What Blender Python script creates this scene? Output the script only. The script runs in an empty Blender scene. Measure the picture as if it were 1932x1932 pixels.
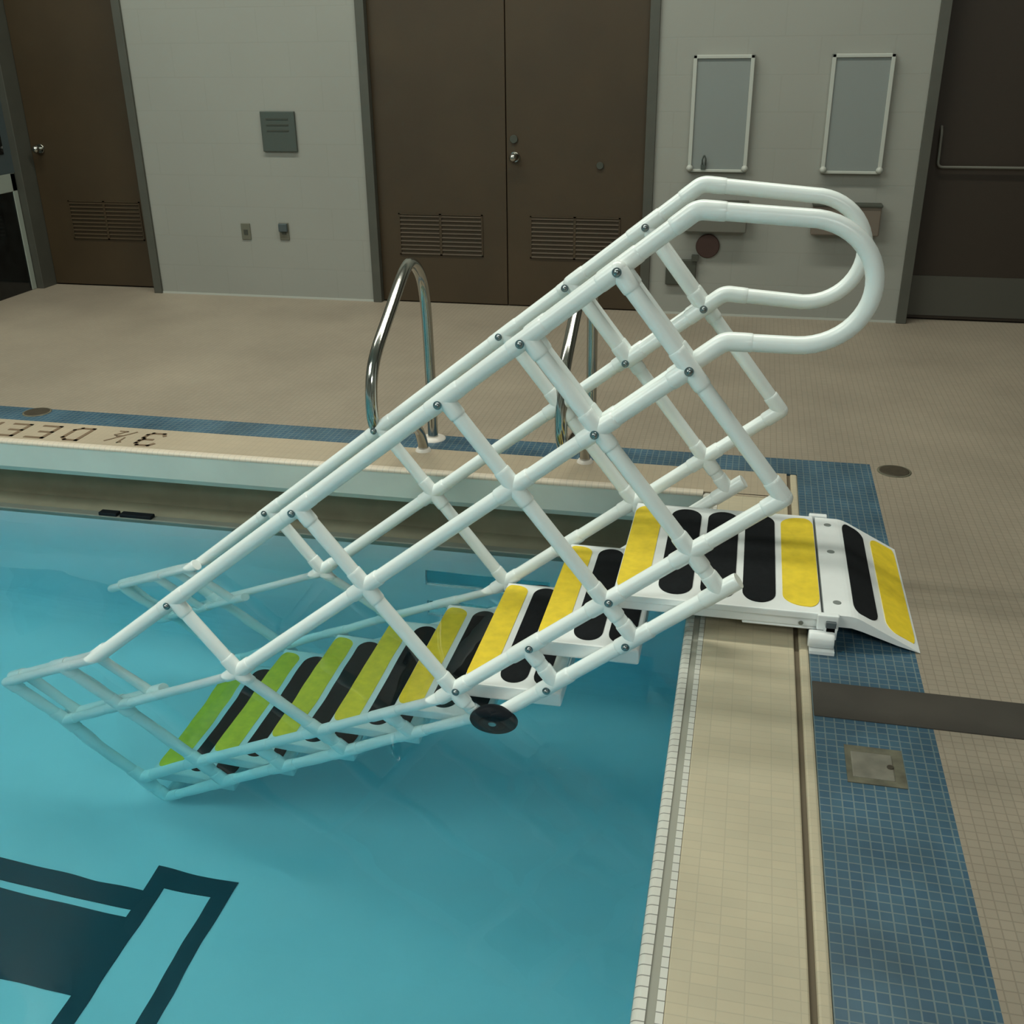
import bpy, bmesh, math
from mathutils import Vector, Matrix
PI = math.pi
S = bpy.context.scene
COL = S.collection

# ------------------------------------------------------------------ materials
def nodes(name):
    m = bpy.data.materials.new(name); m.use_nodes = True
    nt = m.node_tree; return m, nt, nt.nodes['Principled BSDF'], nt.nodes['Material Output']
def simple(name, col, rough=.5, metal=0, spec=.5, noise=0, nscale=8, bump=0, bscale=200, coat=0):
    m, nt, b, o = nodes(name)
    b.inputs['Base Color'].default_value = (*col, 1); b.inputs['Roughness'].default_value = rough
    b.inputs['Metallic'].default_value = metal; b.inputs['Specular IOR Level'].default_value = spec
    b.inputs['Coat Weight'].default_value = coat
    g = nt.nodes.new('ShaderNodeNewGeometry')
    if noise:
        n = nt.nodes.new('ShaderNodeTexNoise'); n.inputs['Scale'].default_value = nscale; n.inputs['Detail'].default_value = 4
        nt.links.new(g.outputs['Position'], n.inputs['Vector'])
        r = nt.nodes.new('ShaderNodeMapRange'); r.inputs[1].default_value = .3; r.inputs[2].default_value = .7
        r.inputs[3].default_value = 1 - noise; r.inputs[4].default_value = 1 + noise * .4
        nt.links.new(n.outputs[0], r.inputs[0])
        mx = nt.nodes.new('ShaderNodeMix'); mx.data_type = 'RGBA'; mx.blend_type = 'MULTIPLY'; mx.inputs[0].default_value = 1
        mx.inputs[6].default_value = (*col, 1); nt.links.new(r.outputs[0], mx.inputs[7])
        nt.links.new(mx.outputs[2], b.inputs['Base Color'])
    if bump:
        n = nt.nodes.new('ShaderNodeTexNoise'); n.inputs['Scale'].default_value = bscale
        nt.links.new(g.outputs['Position'], n.inputs['Vector'])
        bp = nt.nodes.new('ShaderNodeBump'); bp.inputs['Strength'].default_value = bump; bp.inputs['Distance'].default_value = .002
        nt.links.new(n.outputs[0], bp.inputs['Height']); nt.links.new(bp.outputs[0], b.inputs['Normal'])
    return m
def tiled(name, c1, c2, grout, w, h, mort, axes='xy', rough=.45, spec=.4, noise=.15, offset=0, nscale=1.5, bump=.25, stain=None):
    m, nt, b, o = nodes(name)
    g = nt.nodes.new('ShaderNodeNewGeometry'); sp = nt.nodes.new('ShaderNodeSeparateXYZ'); cb = nt.nodes.new('ShaderNodeCombineXYZ')
    nt.links.new(g.outputs['Position'], sp.inputs[0])
    for i, a in enumerate(axes): nt.links.new(sp.outputs['xyz'.index(a)], cb.inputs[i])
    t = nt.nodes.new('ShaderNodeTexBrick'); t.offset = offset; t.squash = 1
    t.inputs['Scale'].default_value = 1; t.inputs['Brick Width'].default_value = w; t.inputs['Row Height'].default_value = h
    t.inputs['Mortar Size'].default_value = mort; t.inputs['Mortar Smooth'].default_value = .3; t.inputs['Bias'].default_value = 0
    t.inputs['Color1'].default_value = (*c1, 1); t.inputs['Color2'].default_value = (*c2, 1); t.inputs['Mortar'].default_value = (*grout, 1)
    nt.links.new(cb.outputs[0], t.inputs['Vector'])
    n = nt.nodes.new('ShaderNodeTexNoise'); n.inputs['Scale'].default_value = nscale; n.inputs['Detail'].default_value = 5
    nt.links.new(g.outputs['Position'], n.inputs['Vector'])
    r = nt.nodes.new('ShaderNodeMapRange'); r.inputs[1].default_value = .3; r.inputs[2].default_value = .7
    r.inputs[3].default_value = 1 - noise; r.inputs[4].default_value = 1 + noise * .5
    nt.links.new(n.outputs[0], r.inputs[0])
    mx = nt.nodes.new('ShaderNodeMix'); mx.data_type = 'RGBA'; mx.blend_type = 'MULTIPLY'; mx.inputs[0].default_value = 1
    nt.links.new(t.outputs['Color'], mx.inputs[6]); nt.links.new(r.outputs[0], mx.inputs[7])
    nt.links.new(mx.outputs[2], b.inputs['Base Color'])
    b.inputs['Roughness'].default_value = rough; b.inputs['Specular IOR Level'].default_value = spec
    bp = nt.nodes.new('ShaderNodeBump'); bp.inputs['Strength'].default_value = bump; bp.inputs['Distance'].default_value = .0015; bp.invert = True
    nt.links.new(t.outputs['Fac'], bp.inputs['Height']); nt.links.new(bp.outputs[0], b.inputs['Normal'])
    return m

M = {}
M['pvc'] = simple('white_pvc', (.86, .92, .90), .28, noise=.05, nscale=4)
M['tread'] = simple('white_plastic', (.80, .84, .84), .42, noise=.06, nscale=9)
M['yellow'] = simple('yellow_grip', (.88, .66, .026), .6, noise=.12, nscale=30, bump=.4, bscale=900)
M['black'] = simple('black_grip', (.009, .011, .013), .85, spec=.15, noise=.2, nscale=60, bump=.5, bscale=900)
M['rubber'] = simple('black_rubber', (.007, .010, .014), .65, spec=.25)
M['steel'] = simple('bolt_steel', (.28, .32, .33), .3, metal=1)
M['grey_clamp'] = simple('grey_clamp', (.09, .11, .12), .5)
M['chrome'] = simple('chrome', (.42, .42, .39), .14, metal=1)
M['flange'] = simple('flange_white', (.72, .68, .62), .4)
M['wall'] = tiled('painted_block', (.272, .278, .248), (.270, .276, .245), (.26, .266, .236), .4, .2, .004, axes='xz', rough=.6, offset=.5, noise=.05, nscale=1, bump=.15)
M['wall_side'] = tiled('painted_block_side', (.26, .27, .25), (.255, .265, .245), (.24, .24, .22), .4, .2, .004, axes='yz', rough=.6, offset=.5, noise=.05)
M['ceiling'] = simple('ceiling_paint', (.55, .56, .52), .8)
M['door'] = simple('brown_door', (.046, .030, .013), .5, noise=.15, nscale=3)
M['door_dark'] = simple('louver_brown', (.022, .014, .007), .6)
M['frame'] = simple('door_frame', (.066, .068, .055), .5, noise=.1)
M['kick'] = simple('kick_plate', (.075, .075, .062), .4, metal=.3)
M['deck'] = tiled('deck_tile', (.30, .258, .198), (.282, .244, .188), (.228, .196, .15), .0255, .0255, .0016, rough=.5, spec=.35, noise=.16)
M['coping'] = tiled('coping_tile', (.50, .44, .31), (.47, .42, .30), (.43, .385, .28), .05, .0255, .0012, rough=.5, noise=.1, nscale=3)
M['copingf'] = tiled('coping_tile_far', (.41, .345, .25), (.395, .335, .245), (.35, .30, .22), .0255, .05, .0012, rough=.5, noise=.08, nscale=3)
M['blue'] = tiled('blue_tile', (.038, .095, .15), (.05, .115, .165), (.13, .185, .20), .0255, .0255, .002, rough=.35, noise=.3, nscale=5)
M['nose'] = tiled('bullnose_tile', (.60, .60, .54), (.57, .57, .52), (.20, .20, .18), 2.0, .0255, .0014, rough=.3, noise=.05)
M['nosef'] = tiled('bullnose_tile_far', (.64, .57, .46), (.62, .55, .45), (.50, .45, .38), .0255, 3.0, .0014, rough=.3, noise=.05)
M['groove'] = simple('groove_grey', (.30, .30, .25), .6)
M['joint'] = simple('dark_joint', (.12, .095, .06), .8)
M['fascia'] = simple('fascia', (.62, .68, .62), .35, noise=.08, nscale=4)
M['gutter'] = simple('gutter_dark', (.34, .33, .24), .7, noise=.15, nscale=6)
M['lip'] = simple('gutter_lip', (.25, .27, .23), .5, noise=.1)
M['pool'] = simple('pool_plaster', (.78, .84, .87), .7, noise=.05, nscale=2)
M['lane'] = simple('lane_tile', (.02, .05, .07), .6)
M['strip'] = simple('dark_strip', (.040, .035, .027), .65, noise=.25, nscale=5)
M['mark'] = simple('marking_brown', (.16, .11, .065), .7)
M['drain'] = simple('drain_dark', (.045, .035, .02), .6, noise=.3, nscale=40)
M['plate'] = simple('plate_worn', (.20, .19, .15), .5, noise=.3, nscale=20)
M['stainp'] = simple('plate_rim', (.13, .125, .085), .7, noise=.4, nscale=25)
M['outlet'] = simple('outlet_grey', (.12, .12, .09), .4)
M['sign'] = simple('grey_panel', (.055, .07, .06), .5)
M['maroon'] = simple('maroon', (.065, .032, .025), .6)
M['white_rim'] = simple('pale_rim', (.40, .42, .38), .5)
M['pale_panel'] = simple('pale_panel', (.20, .225, .215), .5)
M['greybox'] = simple('grey_box', (.12, .12, .10), .5)
M['brownbox'] = simple('brown_box', (.14, .115, .09), .5)
M['dkgreen'] = simple('dark_box', (.045, .05, .038), .5)
M['glass_dark'] = simple('dark_glass', (.008, .010, .010), .08, noise=.5, nscale=12)
M['cab_white'] = simple('cabinet_white', (.28, .32, .28), .5)
M['cab_grey'] = simple('cabinet_grey', (.055, .075, .08), .5)
# louver slats pattern is real geometry

def water_mat():
    m = bpy.data.materials.new('pool_water'); m.use_nodes = True; nt = m.node_tree; nt.nodes.clear()
    o = nt.nodes.new('ShaderNodeOutputMaterial'); g = nt.nodes.new('ShaderNodeBsdfGlass')
    g.inputs['IOR'].default_value = 1.33; g.inputs['Roughness'].default_value = 0; g.inputs['Color'].default_value = (1, 1, 1, 1)
    ge = nt.nodes.new('ShaderNodeNewGeometry')
    mp = nt.nodes.new('ShaderNodeMapping'); mp.inputs['Scale'].default_value = (1, 1.6, 1); mp.inputs['Rotation'].default_value = (0, 0, .5)
    nt.links.new(ge.outputs['Position'], mp.inputs[0])
    n = nt.nodes.new('ShaderNodeTexNoise'); n.inputs['Scale'].default_value = 1.6; n.inputs['Detail'].default_value = 2; n.inputs['Roughness'].default_value = .35
    nt.links.new(mp.outputs[0], n.inputs['Vector'])
    bp = nt.nodes.new('ShaderNodeBump'); bp.inputs['Strength'].default_value = 1; bp.inputs['Distance'].default_value = WAVE
    nt.links.new(n.outputs[0], bp.inputs['Height']); nt.links.new(bp.outputs[0], g.inputs['Normal'])
    nt.links.new(g.outputs[0], o.inputs['Surface'])
    v = nt.nodes.new('ShaderNodeVolumeAbsorption'); v.inputs['Color'].default_value = (.42, .90, .955, 1); v.inputs['Density'].default_value = 1
    nt.links.new(v.outputs[0], o.inputs['Volume'])
    return m
WAVE = .012
M['water'] = water_mat()

# ------------------------------------------------------------------ mesh helpers
def obj(name, bm, mat, parent=None, smooth=False, label=None, bevel=0):
    bmesh.ops.recalc_face_normals(bm, faces=bm.faces[:])
    me = bpy.data.meshes.new(name); bm.to_mesh(me); bm.free()
    for mt in (mat if isinstance(mat, list) else [mat]): me.materials.append(mt)
    o = bpy.data.objects.new(name, me); COL.objects.link(o)
    if parent: o.parent = parent; o.matrix_parent_inverse = Matrix.Translation(-world_loc(parent))
    if label: o['label'] = label
    if bevel:
        md = o.modifiers.new('bevel', 'BEVEL'); md.width = bevel; md.segments = 2; md.limit_method = 'ANGLE'
    return o
def world_loc(o):
    v = Vector(o.location)
    return v if o.parent is None else v  # part meshes are written in world coordinates under an Empty or mesh at the origin offset
def thing(name, label, cat, loc=(0, 0, 0), group=None):
    o = bpy.data.objects.new(name, None); COL.objects.link(o); o.location = loc; o.empty_display_size = .1
    o['label'] = label; o['category'] = cat
    if group: o['group'] = group
    return o
def tag(o, label, cat, group=None):
    o['label'] = label; o['category'] = cat
    if group: o['group'] = group
    return o
def struct(o): o['kind'] = 'structure'; return o
def box(bm, x0, x1, y0, y1, z0, z1, mi=0):
    vs = [bm.verts.new((x, y, z)) for x in (x0, x1) for y in (y0, y1) for z in (z0, z1)]
    for f in ((0, 1, 3, 2), (4, 6, 7, 5), (0, 4, 5, 1), (2, 3, 7, 6), (0, 2, 6, 4), (1, 5, 7, 3)):
        bm.faces.new([vs[i] for i in f]).material_index = mi
def B(*boxes):
    bm = bmesh.new()
    for b in boxes: box(bm, *b)
    return bm
def tube(bm, pts, r, seg=20, cap=True):
    pts = [Vector(p) for p in pts]; n = len(pts); rings = []
    t0 = (pts[1] - pts[0]).normalized()
    up = Vector((0, 1, 0)) if abs(t0.y) < .9 else Vector((1, 0, 0))
    a = t0.cross(up).normalized()
    for i, p in enumerate(pts):
        t = ((pts[min(i + 1, n - 1)] - p).normalized() + (p - pts[max(i - 1, 0)]).normalized())
        t.normalize(); a = (a - t * a.dot(t)).normalized(); b = t.cross(a)
        rr = r[i] if isinstance(r, (list, tuple)) else r
        k = 1
        if 0 < i < n - 1:
            c = (pts[i + 1] - p).normalized().dot(t); k = 1 / max(c, .5)
        rings.append([bm.verts.new(p + (a * math.cos(2 * PI * j / seg) + b * math.sin(2 * PI * j / seg)) * rr) for j in range(seg)])
    for i in range(n - 1):
        for j in range(seg):
            f = bm.faces.new((rings[i][j], rings[i][(j + 1) % seg], rings[i + 1][(j + 1) % seg], rings[i + 1][j])); f.smooth = True
    if cap:
        bm.faces.new([bm.verts.new(v.co) for v in rings[0][::-1]]); bm.faces.new([bm.verts.new(v.co) for v in rings[-1]])
def capsule(bm, p, q, r, seg=20, e=.35):
    # pipe fitting: straight sleeve with softly rounded ends
    p = Vector(p); q = Vector(q); d = (q - p).normalized(); h = r * e
    tube(bm, [p - d * 0, p + d * h * .3, p + d * h, q - d * h, q - d * h * .3, q], [r * .93, r * .98, r, r, r * .98, r * .93], seg)
def disc(bm, c, axis, r, h, seg=28, prof=None):
    c = Vector(c); ax = Vector(axis).normalized()
    prof = prof or [(r * .93, 0), (r, h * .2), (r, h * .8), (r * .93, h)]
    tube(bm, [c + ax * z for _, z in prof], [x for x, _ in prof], seg)
def sphere(bm, c, r, seg=14):
    res = bmesh.ops.create_uvsphere(bm, u_segments=seg, v_segments=seg // 2, radius=r, matrix=Matrix.Translation(Vector(c)))
    for v in res['verts']:
        for fc in v.link_faces: fc.smooth = True
def fillet(pts, rad, n=8):
    out = [Vector(pts[0])]
    for i in range(1, len(pts) - 1):
        p0, p, p1 = map(Vector, (pts[i - 1], pts[i], pts[i + 1])); a = (p0 - p).normalized(); b = (p1 - p).normalized()
        rr = rad[i - 1] if isinstance(rad, (list, tuple)) else rad
        th = a.angle(b); d = rr / math.tan(th / 2); d = min(d, (p0 - p).length * .49, (p1 - p).length * .49)
        s, e = p + a * d, p + b * d
        for k in range(n + 1):
            t = k / n; out.append((1 - t) ** 2 * s + 2 * t * (1 - t) * p + t * t * e)
    out.append(Vector(pts[-1])); return out
def prism_y(bm, prof, y0, y1, mi=0):      # (x,z) outline extruded along y
    a = [bm.verts.new((x, y0, z)) for x, z in prof]; b = [bm.verts.new((x, y1, z)) for x, z in prof]; n = len(prof)
    bm.faces.new(a).material_index = mi; bm.faces.new(b[::-1]).material_index = mi
    for i in range(n):
        bm.faces.new((a[i], b[i], b[(i + 1) % n], a[(i + 1) % n])).material_index = mi
def strip_mesh(x0, x1, y0, y1, zf, rl, rr, ey=.045, t=.0025):
    """grip strip: outline in plan with rounded corners (rl / rr = x radius of the left / right corners), laid on height zf(x)"""
    bm = bmesh.new(); out = []
    def arc(cx, cy, rx, ry, a0, a1):
        for k in range(9):
            a = a0 + (a1 - a0) * k / 8; out.append((cx + rx * math.cos(a), cy + ry * math.sin(a)))
    arc(x1 - rr, y1 - ey, rr, ey, 0, PI / 2); arc(x0 + rl, y1 - ey, rl, ey, PI / 2, PI)
    arc(x0 + rl, y0 + ey, rl, ey, PI, 1.5 * PI); arc(x1 - rr, y0 + ey, rr, ey, 1.5 * PI, 2 * PI)
    a = [bm.verts.new((x, y, zf(x) - .001)) for x, y in out]; b = [bm.verts.new((x, y, zf(x) + t)) for x, y in out]; n = len(out)
    bm.faces.new(a); bm.faces.new(b[::-1])
    for i in range(n): bm.faces.new((a[i], b[i], b[(i + 1) % n], a[(i + 1) % n]))
    return bm

# ------------------------------------------------------------------ measured layout (metres; deck z=0, pool corner at x=0,y=YF)
YF, YC, YB, YW = 1.2529, 1.5103, 1.6789, 4.1195
X1, X2, X3 = .3294, .3564, .65
WL, PF = -.335, -1.40
XL, XR, YN = -9.0, 6.0, -7.0

# ------------------------------------------------------------------ setting
struct(obj('floor', B((XL, XR, YB, 4.45, -.3, 0), (X3, XR, YN - 1, YB, -.3, 0)), M['deck']))
struct(obj('blue_tile_border', B((XL, X3, YC, YB, -.3, 0), (X2, X3, YN - 1, YC, -.3, 0)), M['blue']))
# right coping: bullnose | groove | pale line | body | dark joint | trim
struct(obj('pool_coping_right', B((.058, .316, YN - 1, YF - .0, -.16, 0)), M['coping'], bevel=.004))
bm = bmesh.new()
prof = [(.0, -.15)] + [(.014 - .014 * math.cos(a), -.014 + .014 * math.sin(a)) for a in [i * PI / 12 for i in range(0, 7)]] + [(.026, 0), (.026, -.15)]
prism_y(bm, prof, YN - 1, YF); box(bm, .044, .058, YN - 1, YF, -.15, 0)
struct(obj('trim_1', bm, M['nose']))
struct(obj('trim_2', B((.026, .044, YN - 1, YF, -.15, -.004)), M['groove']))
struct(obj('trim_3', B((.316, X1, YN - 1, YC, -.15, -.008)), M['joint']))
struct(obj('trim_4', B((X1, X2, YN - 1, YC, -.15, 0)), M['coping'], bevel=.006))
# far coping
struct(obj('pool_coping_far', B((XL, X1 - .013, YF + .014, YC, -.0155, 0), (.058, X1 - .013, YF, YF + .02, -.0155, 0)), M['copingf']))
bm = bmesh.new(); r = .014
pr = [(YF, -.016)] + [(YF + r - r * math.cos(a), -r + r * math.sin(a)) for a in [i * PI / 12 for i in range(0, 7)]] + [(YF + .03, .0005), (YF + .03, -.016)]
a = [bm.verts.new((XL, y, z)) for y, z in pr]; b = [bm.verts.new((.0, y, z)) for y, z in pr]; bm.faces.new(a); bm.faces.new(b[::-1])
for i in range(len(pr)): bm.faces.new((a[i], b[i], b[(i + 1) % len(pr)], a[(i + 1) % len(pr)]))
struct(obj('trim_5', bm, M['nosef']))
bm = bmesh.new()
pr = [(YF + .002, -.0155), (YF + .004, -.125), (YF + .02, -.15), (YC - .002, -.15), (YC - .002, -.0155)]
a = [bm.verts.new((XL, y, z)) for y, z in pr]; b = [bm.verts.new((.0, y, z)) for y, z in pr]; bm.faces.new(a); bm.faces.new(b[::-1])
for i in range(len(pr)): bm.faces.new((a[i], b[i], b[(i + 1) % len(pr)], a[(i + 1) % len(pr)]))
struct(obj('pool_fascia', bm, M['fascia']))
struct(obj('gutter_channel', B((XL, 0, YC - .03, YC + .02, -.6, -.15), (XL, 0, YF + .03, YC, -.6, -.362)), M['gutter']))
struct(obj('gutter_lip', B((XL, 0, YF - .002, YF + .044, -.375, WL + .005)), M['lip'], bevel=.004))
# pool shell: far wall with two recessed step slots, right wall, floor with a cove
RX0, RX1 = -1.14, -.60; slots = [(-.73, -.59), (-1.02, -.88)]
bx = [(XL, RX0, YF, YF + .25, PF, -.375), (RX1, .0, YF, YF + .25, PF, -.375), (RX0, RX1, YF + .13, YF + .25, PF, -.375)]
zc = -.375
for lo, hi in slots: bx.append((RX0, RX1, YF, YF + .13, hi, zc)); zc = lo
bx.append((RX0, RX1, YF, YF + .13, PF, zc))
struct(obj('pool_wall_far', B(*bx), M['pool']))
struct(obj('pool_wall_right', B((0, .3, YN, YF + .25, PF, -.15)), M['pool']))
struct(obj('pool_wall_near', B((XL, 0, YN - .3, YN, PF, 0)), M['pool']))
struct(obj('pool_wall_left', B((XL - .3, XL, YN, YF + .3, PF, 0)), M['pool']))
bm = B((XL, .3, YN, YF + .25, PF - .2, PF))
cv = [(YF, PF)] + [(YF - .12 + .12 * math.sin(t), PF + .12 - .12 * math.cos(t)) for t in [k * PI / 12 for k in range(0, 7)]]
a = [bm.verts.new((XL, y, z)) for y, z in cv]; b = [bm.verts.new((0, y, z)) for y, z in cv]; bm.faces.new(a); bm.faces.new(b[::-1])
for i in range(len(cv)): bm.faces.new((a[i], b[i], b[(i + 1) % len(cv)], a[(i + 1) % len(cv)]))
struct(obj('pool_floor', bm, M['pool']))
# lane marking on the pool floor: dark outlined cross-bar with a dark double stem
z0, z1 = PF, PF + .004
lane = obj('lane_marking', B((-1.71, -1.42, -.165, -.089, z0, z1), (-1.71, -1.65, -.75, -.165, z0, z1), (-1.48, -1.42, -.75, -.165, z0, z1),
                             (-1.71, -1.42, -.826, -.75, z0, z1), (XL + .5, -1.71, -.268, -.195, z0, z1), (XL + .5, -1.71, -.60, -.298, z0, z1)), M['lane'])
tag(lane, 'dark tiled lane line with a crossbar end on the pool floor', 'lane line')
# water
w = struct(obj('pool_water', B((XL - .01, .02, YN - .01, YF + .012, PF - .03, WL)), M['water']))

# ------------------------------------------------------------------ back wall with door openings
DH = 2.15
ops = [(-4.86, -3.957), (-2.296, -.548), (1.05, 2.02)]
bx = []; x = XL
for a0, a1 in ops: bx.append((x, a0, YW, YW + .3, 0, 5.4)); bx.append((a0, a1, YW, YW + .3, DH, 5.4)); x = a1
bx.append((x, XR, YW, YW + .3, 0, 5.4))
struct(obj('wall_back', B(*bx), M['wall']))
struct(obj('baseboard_back', B((-3.913, -2.34, YW - .006, YW, 0, .012), (-.50, 1.006, YW - .006, YW, 0, .012)), M['white_rim']))
struct(obj('wall_left', B((-5.25, -4.95, 2.2, YW, 0, 5.4), (XL - .3, -5.25, 2.2, 2.5, 0, 5.4), (XL - .3, XL, YN - 1, 2.2, 0, 5.4)), M['wall_side']))
struct(obj('wall_right', B((XR, XR + .3, YN - 1, YW + .3, 0, 5.4)), M['wall_side']))
struct(obj('wall_front', B((XL, XR, YN - 1.3, YN - 1, 0, 5.4)), M['wall']))
struct(obj('ceiling', B((XL, XR, YN - 1.3, YW + .3, 5.4, 5.6)), M['ceiling']))

def louver(x0, x1, z0, z1, y, parent, n=10):
    bm = bmesh.new(); box(bm, x0, x1, y + .004, y + .012, z0, z1)
    ob = obj('louver', bm, M['door_dark'], parent)
    b2 = bmesh.new(); m = (x0 + x1) / 2
    for s0, s1 in ((x0 + .01, m - .008), (m + .008, x1 - .01)):
        for k in range(n):
            zc = z0 + (k + .5) * (z1 - z0) / n
            vs = [(y + .003, zc + .004), (y - .010, zc - .007), (y - .007, zc - .010), (y + .006, zc + .001)]
            a = [b2.verts.new((s0, p, q)) for p, q in vs]; b = [b2.verts.new((s1, p, q)) for p, q in vs]
            b2.faces.new(a); b2.faces.new(b[::-1])
            for i in range(4): b2.faces.new((a[i], b[i], b[(i + 1) % 4], a[(i + 1) % 4]))
    box(b2, x0, x1, y - .006, y + .004, z1 - .008, z1); box(b2, x0, x1, y - .006, y + .004, z0, z0 + .008)
    box(b2, m - .008, m + .008, y - .006, y + .004, z0, z1)
    box(b2, x0, x0 + .01, y - .006, y + .004, z0, z1); box(b2, x1 - .01, x1, y - .006, y + .004, z0, z1)
    obj('louver_slats', b2, M['door'], ob)
def knob(x, y, z, parent):
    bm = bmesh.new(); disc(bm, (x, y, z), (0, -1, 0), .032, .01); tube(bm, [(x, y - .01, z), (x, y - .04, z)], .011, 12)
    sphere(bm, (x, y - .055, z), .026, 16)
    obj('door_knob', bm, M['chrome'], parent, smooth=True)
def frame(a0, a1, parent, wdt=.046):
    obj('door_frame', B((a0 - wdt, a0 + .012, YW - .02, YW + .2, 0, DH + wdt), (a1 - .012, a1 + wdt, YW - .02, YW + .2, 0, DH + wdt), (a0, a1, YW - .02, YW + .2, DH, DH + wdt)), M['frame'], parent, bevel=.003)
def doorthing(n): o = bpy.data.objects.new(n, None); COL.objects.link(o); o['kind'] = 'structure'; return o
YD = YW + .13
d1 = doorthing('door_1'); frame(-4.86, -3.957, d1)
obj('door_panel', B((-4.845, -3.97, YD, YD + .045, .01, DH)), M['door'], d1, bevel=.002)
louver(-4.63, -4.07, .335, .60, YD, d1); knob(-4.77, YD, .945, d1)
d2 = doorthing('door_2'); frame(-2.296, -.548, d2)
obj('door_panel', B((-2.284, -1.428, YD - .10, YD - .055, .008, DH)), M['door'], d2, bevel=.002)
obj('door_panel', B((-1.422, -.56, YD - .10, YD - .055, .008, DH)), M['door'], d2, bevel=.002)
louver(-2.15, -1.585, .315, .58, YD - .10, d2); louver(-1.275, -.70, .315, .58, YD - .10, d2)
knob(-1.37, YD - .10, .935, d2)
bm = bmesh.new(); disc(bm, (-.835, YD - .10, .89), (0, -1, 0), .022, .012); obj('door_lock', bm, M['dkgreen'], d2, smooth=True)
bm = bmesh.new(); disc(bm, (-1.375, YD - .10, 1.04), (0, -1, 0), .025, .012); obj('door_lock', bm, M['dkgreen'], d2, smooth=True)
d3 = doorthing('door_3'); frame(1.05, 2.02, d3)
obj('door_panel', B((1.064, 2.005, YD - .02, YD + .025, .01, DH)), M['door_dark'], d3, bevel=.002)
obj('kick_plate', B((1.08, 1.99, YD - .026, YD - .02, .03, .27)), M['kick'], d3)
bm = bmesh.new(); tube(bm, fillet([(1.12, YD - .02, 1.12), (1.12, YD - .05, 1.09), (1.125, YD - .05, .90), (1.96, YD - .05, .90), (1.96, YD - .02, .93)], .03), .008, 12)
obj('push_bar', bm, M['greybox'], d3, smooth=True)

# ------------------------------------------------------------------ things on the back wall
t = thing('wall_sign', 'dark grey square wall plate between the single and double doors', 'wall plate', (-2.912, YW, .95))
obj('plate', B((-3.03, -2.795, YW - .02, YW, .955, 1.20)), M['sign'], t, bevel=.004)
bm = bmesh.new()
for k in range(3): box(bm, -2.99, -2.84, YW - .023, YW - .019, 1.15 - k * .035, 1.158 - k * .035)
obj('plate_slot', bm, M['dkgreen'], t)
def outlet(x0, x1, z0, z1, label, two):
    t = thing('wall_outlet', label, 'outlet', ((x0 + x1) / 2, YW, z0), 'outlets on the back wall')
    obj('cover_plate', B((x0, x1, YW - .008, YW, z0, z1)), M['outlet'], t, bevel=.003)
    xc = (x0 + x1) / 2; zc = (z0 + z1) / 2
    if two: obj('cover_flap', B((x0 + .005, x1 - .005, YW - .03, YW - .008, zc, z1 - .004)), M['cab_grey'], t, bevel=.004)
    obj('socket', B((xc - .014, xc + .014, YW - .011, YW - .007, zc - .02, zc + .012)), M['dkgreen'], t)
outlet(-3.257, -3.190, .388, .495, 'small grey outlet plate on the wall, farther from the double door', False)
outlet(-2.981, -2.912, .392, .505, 'grey outlet with a blue-grey upper flap, nearer the double door', True)
def panel(x0, x1, z0, label):
    t = thing('wall_panel', label, 'panel', ((x0 + x1) / 2, YW, z0), 'framed panels on the back wall')
    obj('panel_board', B((x0 + .02, x1 - .02, YW - .03, YW, z0 + .01, z0 + .62)), M['pale_panel'], t)
    obj('panel_rim', B((x0, x0 + .022, YW - .04, YW, z0, z0 + .64), (x1 - .022, x1, YW - .04, YW, z0, z0 + .64), (x0, x1, YW - .04, YW, z0, z0 + .016), (x0, x1, YW - .04, YW, z0 + .62, z0 + .64)), M['white_rim'], t, bevel=.003)
    for xx in (x0 + .012, x1 - .012):
        bm = bmesh.new(); sphere(bm, (xx, YW - .045, z0 + .022), .02); obj('corner_cap', bm, M['white_rim'], t, smooth=True)
    return t
pt = panel(-.30, .045, .868, 'pale grey panel with white rim and a small latch, beside the double door')
bm = bmesh.new(); tube(bm, fillet([(-.215, YW - .035, .905), (-.215, YW - .05, .94), (-.205, YW - .05, .97), (-.195, YW - .05, .94), (-.195, YW - .035, .905)], .008), .004, 8); box(bm, -.222, -.195, YW - .05, YW - .03, .885, .91)
obj('latch', bm, M['sign'], pt)
panel(.468, .805, .868, 'pale grey panel with white rim beside the right door')
def niche(x0, x1, label, mat):
    t = thing('wall_box', label, 'box', ((x0 + x1) / 2, YW, .52), 'boxes low on the back wall')
    obj('box_body', B((x0, x1, YW - .09, YW, .525, .70)), mat, t, bevel=.006)
    obj('box_lid', B((x0 - .004, x1 + .004, YW - .1, YW, .69, .705)), M['dkgreen'], t, bevel=.003)
niche(-.315, .07, 'grey flat box under the panel with the latch', M['greybox'])
niche(.446, .83, 'brownish grey flat box on the wall nearest the right door', M['brownbox'])
bm = bmesh.new(); disc(bm, (-.153, YW, .43), (0, -1, 0), .072, .015, 32)
tag(obj('round_plate', bm, M['maroon'], smooth=False), 'round maroon plate on the wall under the grey flat box', 'plate')
t = thing('wall_cover', 'dark green-grey square cover low on the wall beside the double door', 'cover', (-.31, YW, .18))
obj('cover_body', B((-.40, -.215, YW - .03, YW, .19, .345)), M['dkgreen'], t, bevel=.004)
obj('cover_tab', B((-.245, -.205, YW - .04, YW, .34, .375)), M['dkgreen'], t)

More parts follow.
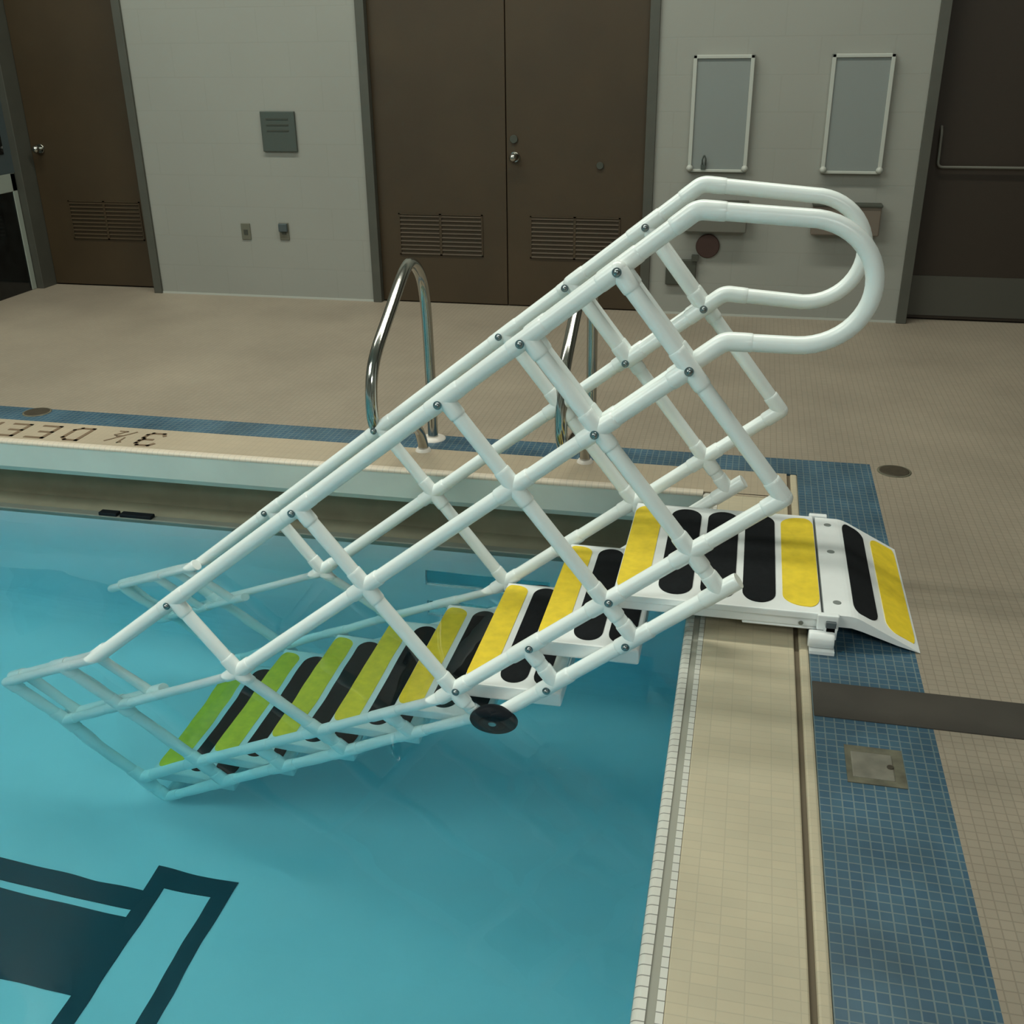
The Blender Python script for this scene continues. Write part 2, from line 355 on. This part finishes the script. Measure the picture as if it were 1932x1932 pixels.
# left wall case
t = thing('display_case', 'white framed cabinet with dark glass front against the left wall', 'cabinet', (-4.93, 3.6, 0))
obj('case_frame', B((-4.95, -4.90, 4.045, 4.095, 0, .80), (-4.95, -4.90, 3.2, 4.095, .68, .80), (-4.95, -4.90, 3.2, 3.25, 0, .80)), M['cab_white'], t, bevel=.004)
obj('case_glass', B((-4.95, -4.905, 3.25, 4.045, .0, .68)), M['glass_dark'], t)
obj('case_top', B((-4.95, -4.90, 3.2, 4.118, .80, 1.6)), M['cab_grey'], t)
obj('upper_window', B((-4.95, -4.895, 3.25, 4.02, .93, 1.5)), M['glass_dark'], t)

# ------------------------------------------------------------------ deck details
def drain(x, y, label):
    t = thing('deck_drain', label, 'drain', (x, y, 0), 'round drains in the deck')
    bm = bmesh.new(); disc(bm, (x, y, -.002), (0, 0, 1), .066, .005, 32); obj('drain_rim', bm, M['stainp'], t)
    bm = bmesh.new(); disc(bm, (x, y, .0), (0, 0, 1), .058, .0045, 32); obj('drain_grate', bm, M['drain'], t)
drain(.739, 1.618, 'round dark floor drain right of the blue tile corner')
drain(-3.166, 1.625, 'round rusty drain in the blue tiles near the depth marking')
t = thing('anchor_cover', 'worn grey cover plate set in the right blue tile border', 'cover plate', (.49, -.345, 0))
obj('cover_rim', B((.425, .560, -.415, -.27, -.002, .002)), M['stainp'], t)
obj('cover_plate', B((.438, .535, -.395, -.295, -.002, .004)), M['plate'], t, bevel=.003)
bm = bmesh.new(); disc(bm, (.527, -.345, .003), (0, 0, 1), .008, .003); obj('screw', bm, M['drain'], t)
ds = obj('deck_strip', B((X2 + .002, 3.2, -.160, .002, -.002, .004)), M['strip'], bevel=.003)
tag(ds, 'dark brown flat strip running right across the blue tiles and deck', 'strip')

# depth marking, turned to be read from the deck
dm = thing('depth_marking', 'brown 3½ DEEP lettering upside down on the far pool edge', 'lettering', (-2.8, 1.385, 0))
def glyph(name, ox, strokes):
    bm = bmesh.new(); H_, W_ = .145, .082
    for pts, s, dx, oy, th in strokes:
        for (u0, v0), (u1, v1) in zip(pts, pts[1:]):
            a = Vector((-2.388 - ox - dx - u0 * W_ * s, 1.458 - oy - v0 * H_ * s)); b = Vector((-2.388 - ox - dx - u1 * W_ * s, 1.458 - oy - v1 * H_ * s))
            d = (b - a).normalized(); n = Vector((-d.y, d.x)) * th / 2; a = a - d * th / 2; b = b + d * th / 2
            q = [a + n, b + n, b - n, a - n]
            lo = [bm.verts.new((p.x, p.y, -.001)) for p in q]; hi = [bm.verts.new((p.x, p.y, .002)) for p in q]
            bm.faces.new(lo); bm.faces.new(hi[::-1])
            for i in range(4): bm.faces.new((lo[i], hi[i], hi[(i + 1) % 4], lo[(i + 1) % 4]))
    obj(name, bm, M['mark'], dm)
T_ = .017
glyph('numeral', 0, [([(0, .85), (.15, 1), (.8, 1), (1, .85), (1, .65), (.85, .52), (.4, .52)], 1, 0, 0, T_), ([(.85, .52), (1, .4), (1, .15), (.8, 0), (.15, 0), (0, .15)], 1, 0, 0, T_)])
glyph('numeral', .150, [([(.2, .85), (.5, 1), (.5, 0)], .42, 0, .075, .008), ([(0, 0), (1.15, .95)], .9, 0, 0, .008), ([(0, .85), (.5, 1), (1, .8), (0, 0), (1, 0)], .42, .045, 0, .008)])
glyph('letter', .365, [([(0, 0), (0, 1), (.7, 1), (1, .82), (1, .18), (.7, 0), (0, 0)], 1, 0, 0, T_)])
for o_ in (.535, .69): glyph('letter', o_, [([(1, 0), (0, 0), (0, 1), (1, 1)], 1, 0, 0, T_), ([(0, .5), (.7, .5)], 1, 0, 0, T_)])
glyph('letter', .845, [([(0, 0), (0, 1), (1, 1), (1, .5), (0, .5)], 1, 0, 0, T_)])

# dark grate pieces lying on the gutter lip
gg = thing('gutter_grate', 'black two-part grate on the far gutter lip left of the stairs', 'grate', (-2.53, YF + .05, -.33))
obj('grate_bar', B((-2.665, -2.575, YF - .002, YF + .035, WL + .004, WL + .020)), M['rubber'], gg, bevel=.003)
obj('grate_bar', B((-2.56, -2.405, YF - .002, YF + .035, WL + .004, WL + .020)), M['rubber'], gg, bevel=.003)

# ------------------------------------------------------------------ grab rails of the pool ladder
def grab_rail(X, label):
    t = thing('grab_rail', label, 'grab rail', (X, 1.6, 0), 'chrome grab rails at the far pool edge')
    P = [(1.635, 0), (1.63, .35), (1.615, .58), (1.57, .72), (1.46, .80), (1.35, .785), (1.16, .675), (.99, .57), (.925, .49), (.905, .40), (.915, .32), (.97, .26), (1.10, .225), (1.30, .19), (1.42, .12), (1.475, .05), (1.49, 0)]
    V = [Vector((X, y, z)) for y, z in P]; out = []
    for i in range(len(V) - 1):   # Catmull-Rom
        p0, p1, p2, p3 = V[max(i - 1, 0)], V[i], V[i + 1], V[min(i + 2, len(V) - 1)]
        for k in range(6):
            u = k / 6; out.append(.5 * ((2 * p1) + (p2 - p0) * u + (2 * p0 - 5 * p1 + 4 * p2 - p3) * u * u + (3 * p1 - p0 - 3 * p2 + p3) * u ** 3))
    out.append(V[-1])
    bm = bmesh.new(); tube(bm, out, .0225, 20); obj('rail_tube', bm, M['chrome'], t, smooth=True)
    for y in (1.635, 1.485):
        bm = bmesh.new(); disc(bm, (X, y, -.001), (0, 0, 1), .055 if y > 1.6 else .034, .012, 32, [(.056 if y > 1.6 else .034, 0), (.054 if y > 1.6 else .033, .006), (.034 if y > 1.6 else .027, .014)]); obj('flange', bm, M['flange'], t, label='white base flange')
grab_rail(-1.196, 'left chrome grab rail at the far pool edge')
grab_rail(-.497, 'right chrome grab rail, mostly behind the white stair rails')

# ------------------------------------------------------------------ the pool access stairs
FX, FZ, TH, PI_, FY, FW = -.2251, 1.0580, .66571, .3027, .175, .7436
TT, TM, TR, TL = 0, -.3185, -.7591, -.9049
PR, FR = .0224, .0254      # pipe and fitting radius
def fp(s, t, y): return Vector((FX + s * math.cos(TH) - t * math.sin(TH), y, FZ + s * math.sin(TH) + t * math.cos(TH)))
sd = Vector((math.cos(TH), 0, math.sin(TH))); td = Vector((-math.sin(TH), 0, math.cos(TH)))
ST = thing('access_stairs', 'white pipe pool stairs with yellow and black treads descending into the water', 'stairs', (0, .55, 0))
FL = .062   # fitting half length
def sleeve(bm, c, d, a=FL, b=FL): capsule(bm, c - d * a, c + d * b, FR)
def rail(name, t, y, k0, k1, joints, ends=()):
    bm = bmesh.new(); tube(bm, [fp(-k0 * PI_, t, y), fp(-k1 * PI_, t, y)], PR * (1.07 if name == 'top_rail' else 1))
    for k in (k0, k1):
        if k in joints: sphere(bm, fp(-k * PI_, t, y), FR * .995, 20)
    for k in joints:
        a = b = FL
        if k == k0: b = .002
        if k == k1: a = .002
        sleeve(bm, fp(-k * PI_, t, y), sd, a, b)
    return obj(name, bm, M['pvc'], ST, smooth=True)
def post(k, t0, t1, y, joints):
    bm = bmesh.new(); tube(bm, [fp(-k * PI_, t0, y), fp(-k * PI_, t1, y)], PR)
    for t in joints:
        c = fp(-k * PI_, t, y); a = b = FL
        if t == t0: b = .002      # top end
        if t == t1: a = .002
        sleeve(bm, c, td, a, b)
    return obj('post', bm, M['pvc'], ST, smooth=True)
def bolt(p, dirn=-1):
    bm = bmesh.new(); p = Vector(p); disc(bm, p, (0, dirn, 0), .0105, .003, 16, [(.0125, 0), (.0125, .003)]); sphere(bm, p + Vector((0, dirn * .003, 0)), .0098, 14)
    obj('bolt', bm, M['steel'], ST, smooth=True)
ROUND = 32
for side, y in (('near', FY), ('far', FY + FW)):
    inn = .047 if side == 'near' else -.047
    rail('top_rail', TT - (.007 if side == 'far' else 0), y, 0, 9, (0, 1, 2, 4, 6, 8, 9))
    rail('middle_rail', TM, y, 0, 9, (0, 1, 2, 4, 6, 8, 9))
    rail('tread_rail', TR, y, 0, 9, (0, 1, 2, 3, 4, 5, 6, 7, 8, 9))
    rail('bottom_rail', TL, y, .80, 9, (1, 2, 3, 4, 5, 6, 7, 8, 9))
    post(0, TT, TR, y, (TT, TM, TR))
    for k in (1, 2, 4, 6, 8, 9): post(k, TT, TL, y, (TT, TM, TR, TL))
    for k in (3, 5, 7): post(k, TR, TL, y, (TR, TL))
    # upper handle section, bolted on the inner side
    yy = y + inn
    h0 = fp(-PI_, TT, yy); h1 = fp(-PI_, TM, yy)
    zt, zt2, zb, zb2, xs, xm = (1.207, 1.192, .873, .871, .235, .176) if side == 'near' else (1.190, 1.162, .856, .838, .275, .168)
    b0 = fp((zt - FZ) / math.sin(TH), TT, yy); b1 = fp((zb - FZ - TM * math.cos(TH)) / math.sin(TH), TM, yy)
    loop = []
    for i in range(25):
        a = PI / 2 - PI * i / 24; loop.append(Vector((xs + xm * math.cos(a), yy, (zt2 + zb2) / 2 + (zt2 - zb2) / 2 * math.sin(a))))
    u0 = Vector((xs - .03, yy, zt2 + .002)); u1 = Vector((xs - .03, yy, zb2 + .001))
    up = fillet([h0, b0, u0], .05)[:-1]; dn = fillet([u1, b1, h1], .05)[1:]
    bm = bmesh.new(); tube(bm, up + loop + dn, PR * 1.04)
    for c, d2_ in ((b0, (u0 - b0).normalized()), (b1, (u1 - b1).normalized())):   # elbow fittings
        el = fillet([c - sd * .060, c, c + d2_ * .052], .05)
        el = [c - sd * .075, c - sd * .072] + el + [c + d2_ * .068, c + d2_ * .072]
        tube(bm, el, [FR * .93, FR * .98] + [FR] * (len(el) - 4) + [FR * .98, FR * .93], 28)
    for k in (0, 1):
        for tt in (TT, TM):
            c = fp(-k * PI_, tt, yy); sleeve(bm, c, sd, FL if k == 0 else .002, FL)
            if k: sphere(bm, c, FR * .995, 20)
    obj('handle_loop', bm, M['pvc'], ST, smooth=True)
    for k in (0, 1):
        bm = bmesh.new(); tube(bm, [fp(-k * PI_, TT, yy), fp(-k * PI_, TM, yy)], PR)
        sleeve(bm, fp(-k * PI_, TT, yy), td, FL, .002); sleeve(bm, fp(-k * PI_, TM, yy), td, .002, FL)
        obj('handle_post', bm, M['pvc'], ST, smooth=True)
    # lower hand section under water
    bm = bmesh.new()
    for tt in (TT, TM):
        tube(bm, [fp(-7.45 * PI_, tt, yy), fp(-9 * PI_, tt, yy)], PR * .85)
        for k in (7.45, 8.2, 9): sleeve(bm, fp(-k * PI_, tt, yy), sd, FR if k == 9 else .04, .04 if k > 8 else FR)
    for k in (7.6, 8.2, 8.9): tube(bm, [fp(-k * PI_, TT, yy), fp(-k * PI_, TM, yy)], PR * .9)
    obj('lower_section', bm, M['pvc'], ST, smooth=True)
    yb = y - FR + .001
    yh = yy - FR + .001 if side == 'far' else yb
    bolt((*fp(0, 0, yh)[:],)); bolt(fp(0, TM, yh)); bolt(fp(-PI_ - .02, TT, yh)); bolt(fp(-PI_ - .008, TM, yh))
    for k in (2, 4, 6): bolt(fp(-k * PI_ - .018, TT, yb))
    if side == 'near':
        for k in (2, 3, 4): bolt(fp(-k * PI_ + .016, TR, yb))
        for k in (2, 3): bolt(fp(-k * PI_ - .03, TL, yb))
# spreader bars between the two side frames
for k in (3, 5, 7, 9):
    bm = bmesh.new(); tube(bm, [fp(-k * PI_, TL, FY), fp(-k * PI_, TL, FY + FW)], PR); obj('cross_bar', bm, M['pvc'], ST, smooth=True)

# treads
TY0, TY1 = .203, .893
flat = lambda z: (lambda x: z)
def tread(nx, z):
    bm = bmesh.new(); box(bm, nx, nx + .325, TY0, TY1, z - .052, z)
    o = obj('tread', bm, M['tread'], ST, bevel=.007)
    obj('grip_strip', strip_mesh(nx + .003, nx + .088, TY0 + .028, TY1 - .022, flat(z), .02, .05, .045), M['yellow'], o, label='yellow grip strip')
    obj('grip_strip', strip_mesh(nx + .112, nx + .203, TY0 + .03, TY1 - .024, flat(z), .044, .044, .055), M['black'], o, label='black grip strip')
    obj('grip_strip', strip_mesh(nx + .222, nx + .305, TY0 + .03, TY1 - .024, flat(z), .045, .036, .055), M['black'], o, label='black grip strip')
for k in range(1, 8): tread(-.216 - .238 * k, .100 - .187 * k)
ZP = .100; PX0, PX1, PY0, PY1 = -.216, .384, .203, .885
bm = bmesh.new(); box(bm, PX0, PX1, PY0, PY1, ZP - .022, ZP)
box(bm, PX0 + .01, PX1 - .004, PY0 + .006, PY1 - .006, ZP - .050, ZP - .020)
box(bm, PX1 - .22, PX1 - .004, PY0 + .006, PY1 - .006, ZP - .058, ZP - .05); box(bm, PX0 + .12, PX1 - .25, PY0 + .02, PY1 - .02, ZP - .058, ZP - .05)
pl = obj('platform', bm, M['tread'], ST, bevel=.006)
for a, b, c, rl, rr in ((-.213, -.120, 'yellow', .03, .05), (-.088, .013, 'black', .049, .049), (.036, .138, 'black', .05, .05), (.160, .256, 'black', .047, .047), (.276, .381, 'yellow', .065, .03)):
    obj('grip_strip', strip_mesh(a, b, PY0 + .035, PY1 - .03, flat(ZP), rl, rr, .06), M[c], pl, label=c + ' grip strip')
# ramp down to the deck
def zr(x):
    if x <= .455: return ZP - .002
    if x <= .50: return ZP - .002 - (x - .455) ** 2 / .045 * .26
    return ZP - .002 - .0117 - (x - .50) * .515
XE = .664
bm = bmesh.new()
top = [(x, zr(x)) for x in (.391, .43, .455, .465, .475, .485, .50, .54, .58, .62, XE)]
bot = [(XE, max(zr(XE) - .008, .001)), (.60, .018), (.50, .052), (.47, .060), (.391, .060)]
prism_y(bm, top + bot, PY0 + .004, PY1 - .004)
rp = obj('ramp', bm, M['tread'], ST, bevel=.003)
def rstrip(a, b, c, rl, rr): obj('grip_strip', strip_mesh(a, b, PY0 + .04, PY1 - .03, zr, rl, rr, .05), M[c], rp, label=c + ' grip strip')
rstrip(.476, .548, 'black', .02, .03); rstrip(.572, XE - .008, 'yellow', .03, .008)
for px, py in ((.43, PY0 + .08), (.43, PY1 - .06), (.43, .62)):
    bm = bmesh.new(); disc(bm, (px, py, ZP - .003), (0, 0, 1), .012, .0022, 20); obj('rivet', bm, M['pale_panel'], rp)
for yv in (PY0 - .016, PY1 - .002):
    obj('hinge_ear', B((.372, .432, yv, yv + .022, ZP - .045, ZP + .004)), M['tread'], ST, bevel=.004)
    obj('hinge_clamp', B((.396, .424, yv - .010 if yv < .5 else yv + .02, yv + .002 if yv < .5 else yv + .030, ZP - .062, ZP - .012)), M['grey_clamp'], ST, bevel=.002, label='dark grey clamp')
    yc = yv - .012 if yv < .5 else yv + .03
    bm = bmesh.new(); capsule(bm, (.352, yc, .034), (.422, yc, .034), .025); box(bm, .392, .428, yc + .002, yc + .022, .034, ZP - .03)
    box(bm, .356, .425, yc - .03, yc + .026, .0, .010)
    obj('foot', bm, M['tread'], ST, smooth=False)
bm = bmesh.new(); disc(bm, (PX1 - .055, PY0 - .0, ZP - .035), (0, -1, 0), .007, .002, 14); obj('bolt', bm, M['steel'], ST)
# wheels
for y in (FY - .05, FY + FW + .01):
    bm = bmesh.new(); c = Vector((-.572, y, -.384)); R = .077
    prof = [(.022, .006), (.030, .004), (.045, .002), (.062, 0), (.072, .004), (R, .012), (R + .001, .020), (R, .028), (.072, .036), (.062, .040), (.030, .036), (.022, .034)]
    tube(bm, [c + Vector((0, q, 0)) for _, q in prof], [r_ for r_, _ in prof], 40)
    wh = obj('wheel', bm, M['rubber'], ST, smooth=True)
    bm = bmesh.new(); disc(bm, c + Vector((0, -.004, 0)), (0, 1, 0), .014, .048, 20); obj('axle_cap', bm, M['steel'], wh, smooth=True)

# ------------------------------------------------------------------ lights
def area(name, loc, sx, sy, power, col, rot=(0, 0, 0)):
    l = bpy.data.lights.new(name, 'AREA'); l.shape = 'RECTANGLE'; l.size = sx; l.size_y = sy; l.energy = power; l.color = col
    o = bpy.data.objects.new(name, l); COL.objects.link(o); o.location = loc; o.rotation_euler = rot; return o
area('strip_or_fill_light', (-1.8, 2.1, 5.0), 6.0, .3, 215, (1, .99, .86))
area('strip_or_fill_light', (-5.2, -3.2, 5.1), 5.0, 3.0, 360, (.97, 1, .90))  # added broad fill, left behind the camera, lifts fascia and thins shadows
area('strip_or_fill_light', (2.2, -6.0, 4.3), 3.0, 1.2, 110, (.98, 1, .93), (.85, 0, .25))  # added tilted front fill behind the camera, brightens the pipes
W = bpy.data.worlds.new('room_air'); S.world = W; W.use_nodes = True
W.node_tree.nodes['Background'].inputs[0].default_value = (.5, .55, .55, 1); W.node_tree.nodes['Background'].inputs[1].default_value = .0

# ------------------------------------------------------------------ camera
f, pitch, roll, yaw = 1968.32, .4252, -.0121, .2237
fw = Vector((-math.sin(yaw) * math.cos(pitch), math.cos(yaw) * math.cos(pitch), -math.sin(pitch)))
rt = Vector((math.cos(yaw), math.sin(yaw), 0)); up_ = rt.cross(fw)
r2 = rt * math.cos(roll) + up_ * math.sin(roll); u2 = -rt * math.sin(roll) + up_ * math.cos(roll)
cd = bpy.data.cameras.new('camera'); cam = bpy.data.objects.new('camera', cd); COL.objects.link(cam)
cam.matrix_world = Matrix(((r2.x, u2.x, -fw.x, .0994), (r2.y, u2.y, -fw.y, -2.5102), (r2.z, u2.z, -fw.z, 1.6), (0, 0, 0, 1)))
cd.sensor_width = 36; cd.lens = f / 1932 * 36; cd.clip_start = .05
S.camera = cam
S.view_settings.view_transform = 'Standard'; S.view_settings.look = 'None'; S.view_settings.gamma = 1; S.view_settings.use_curve_mapping = False
S.view_settings.exposure = -0.08
S.cycles.caustics_refractive = True; S.cycles.caustics_reflective = True
S.cycles.adaptive_threshold = .02; S.cycles.max_bounces = 12; S.cycles.transmission_bounces = 8; S.cycles.diffuse_bounces = 5
S.cycles.use_denoising = True
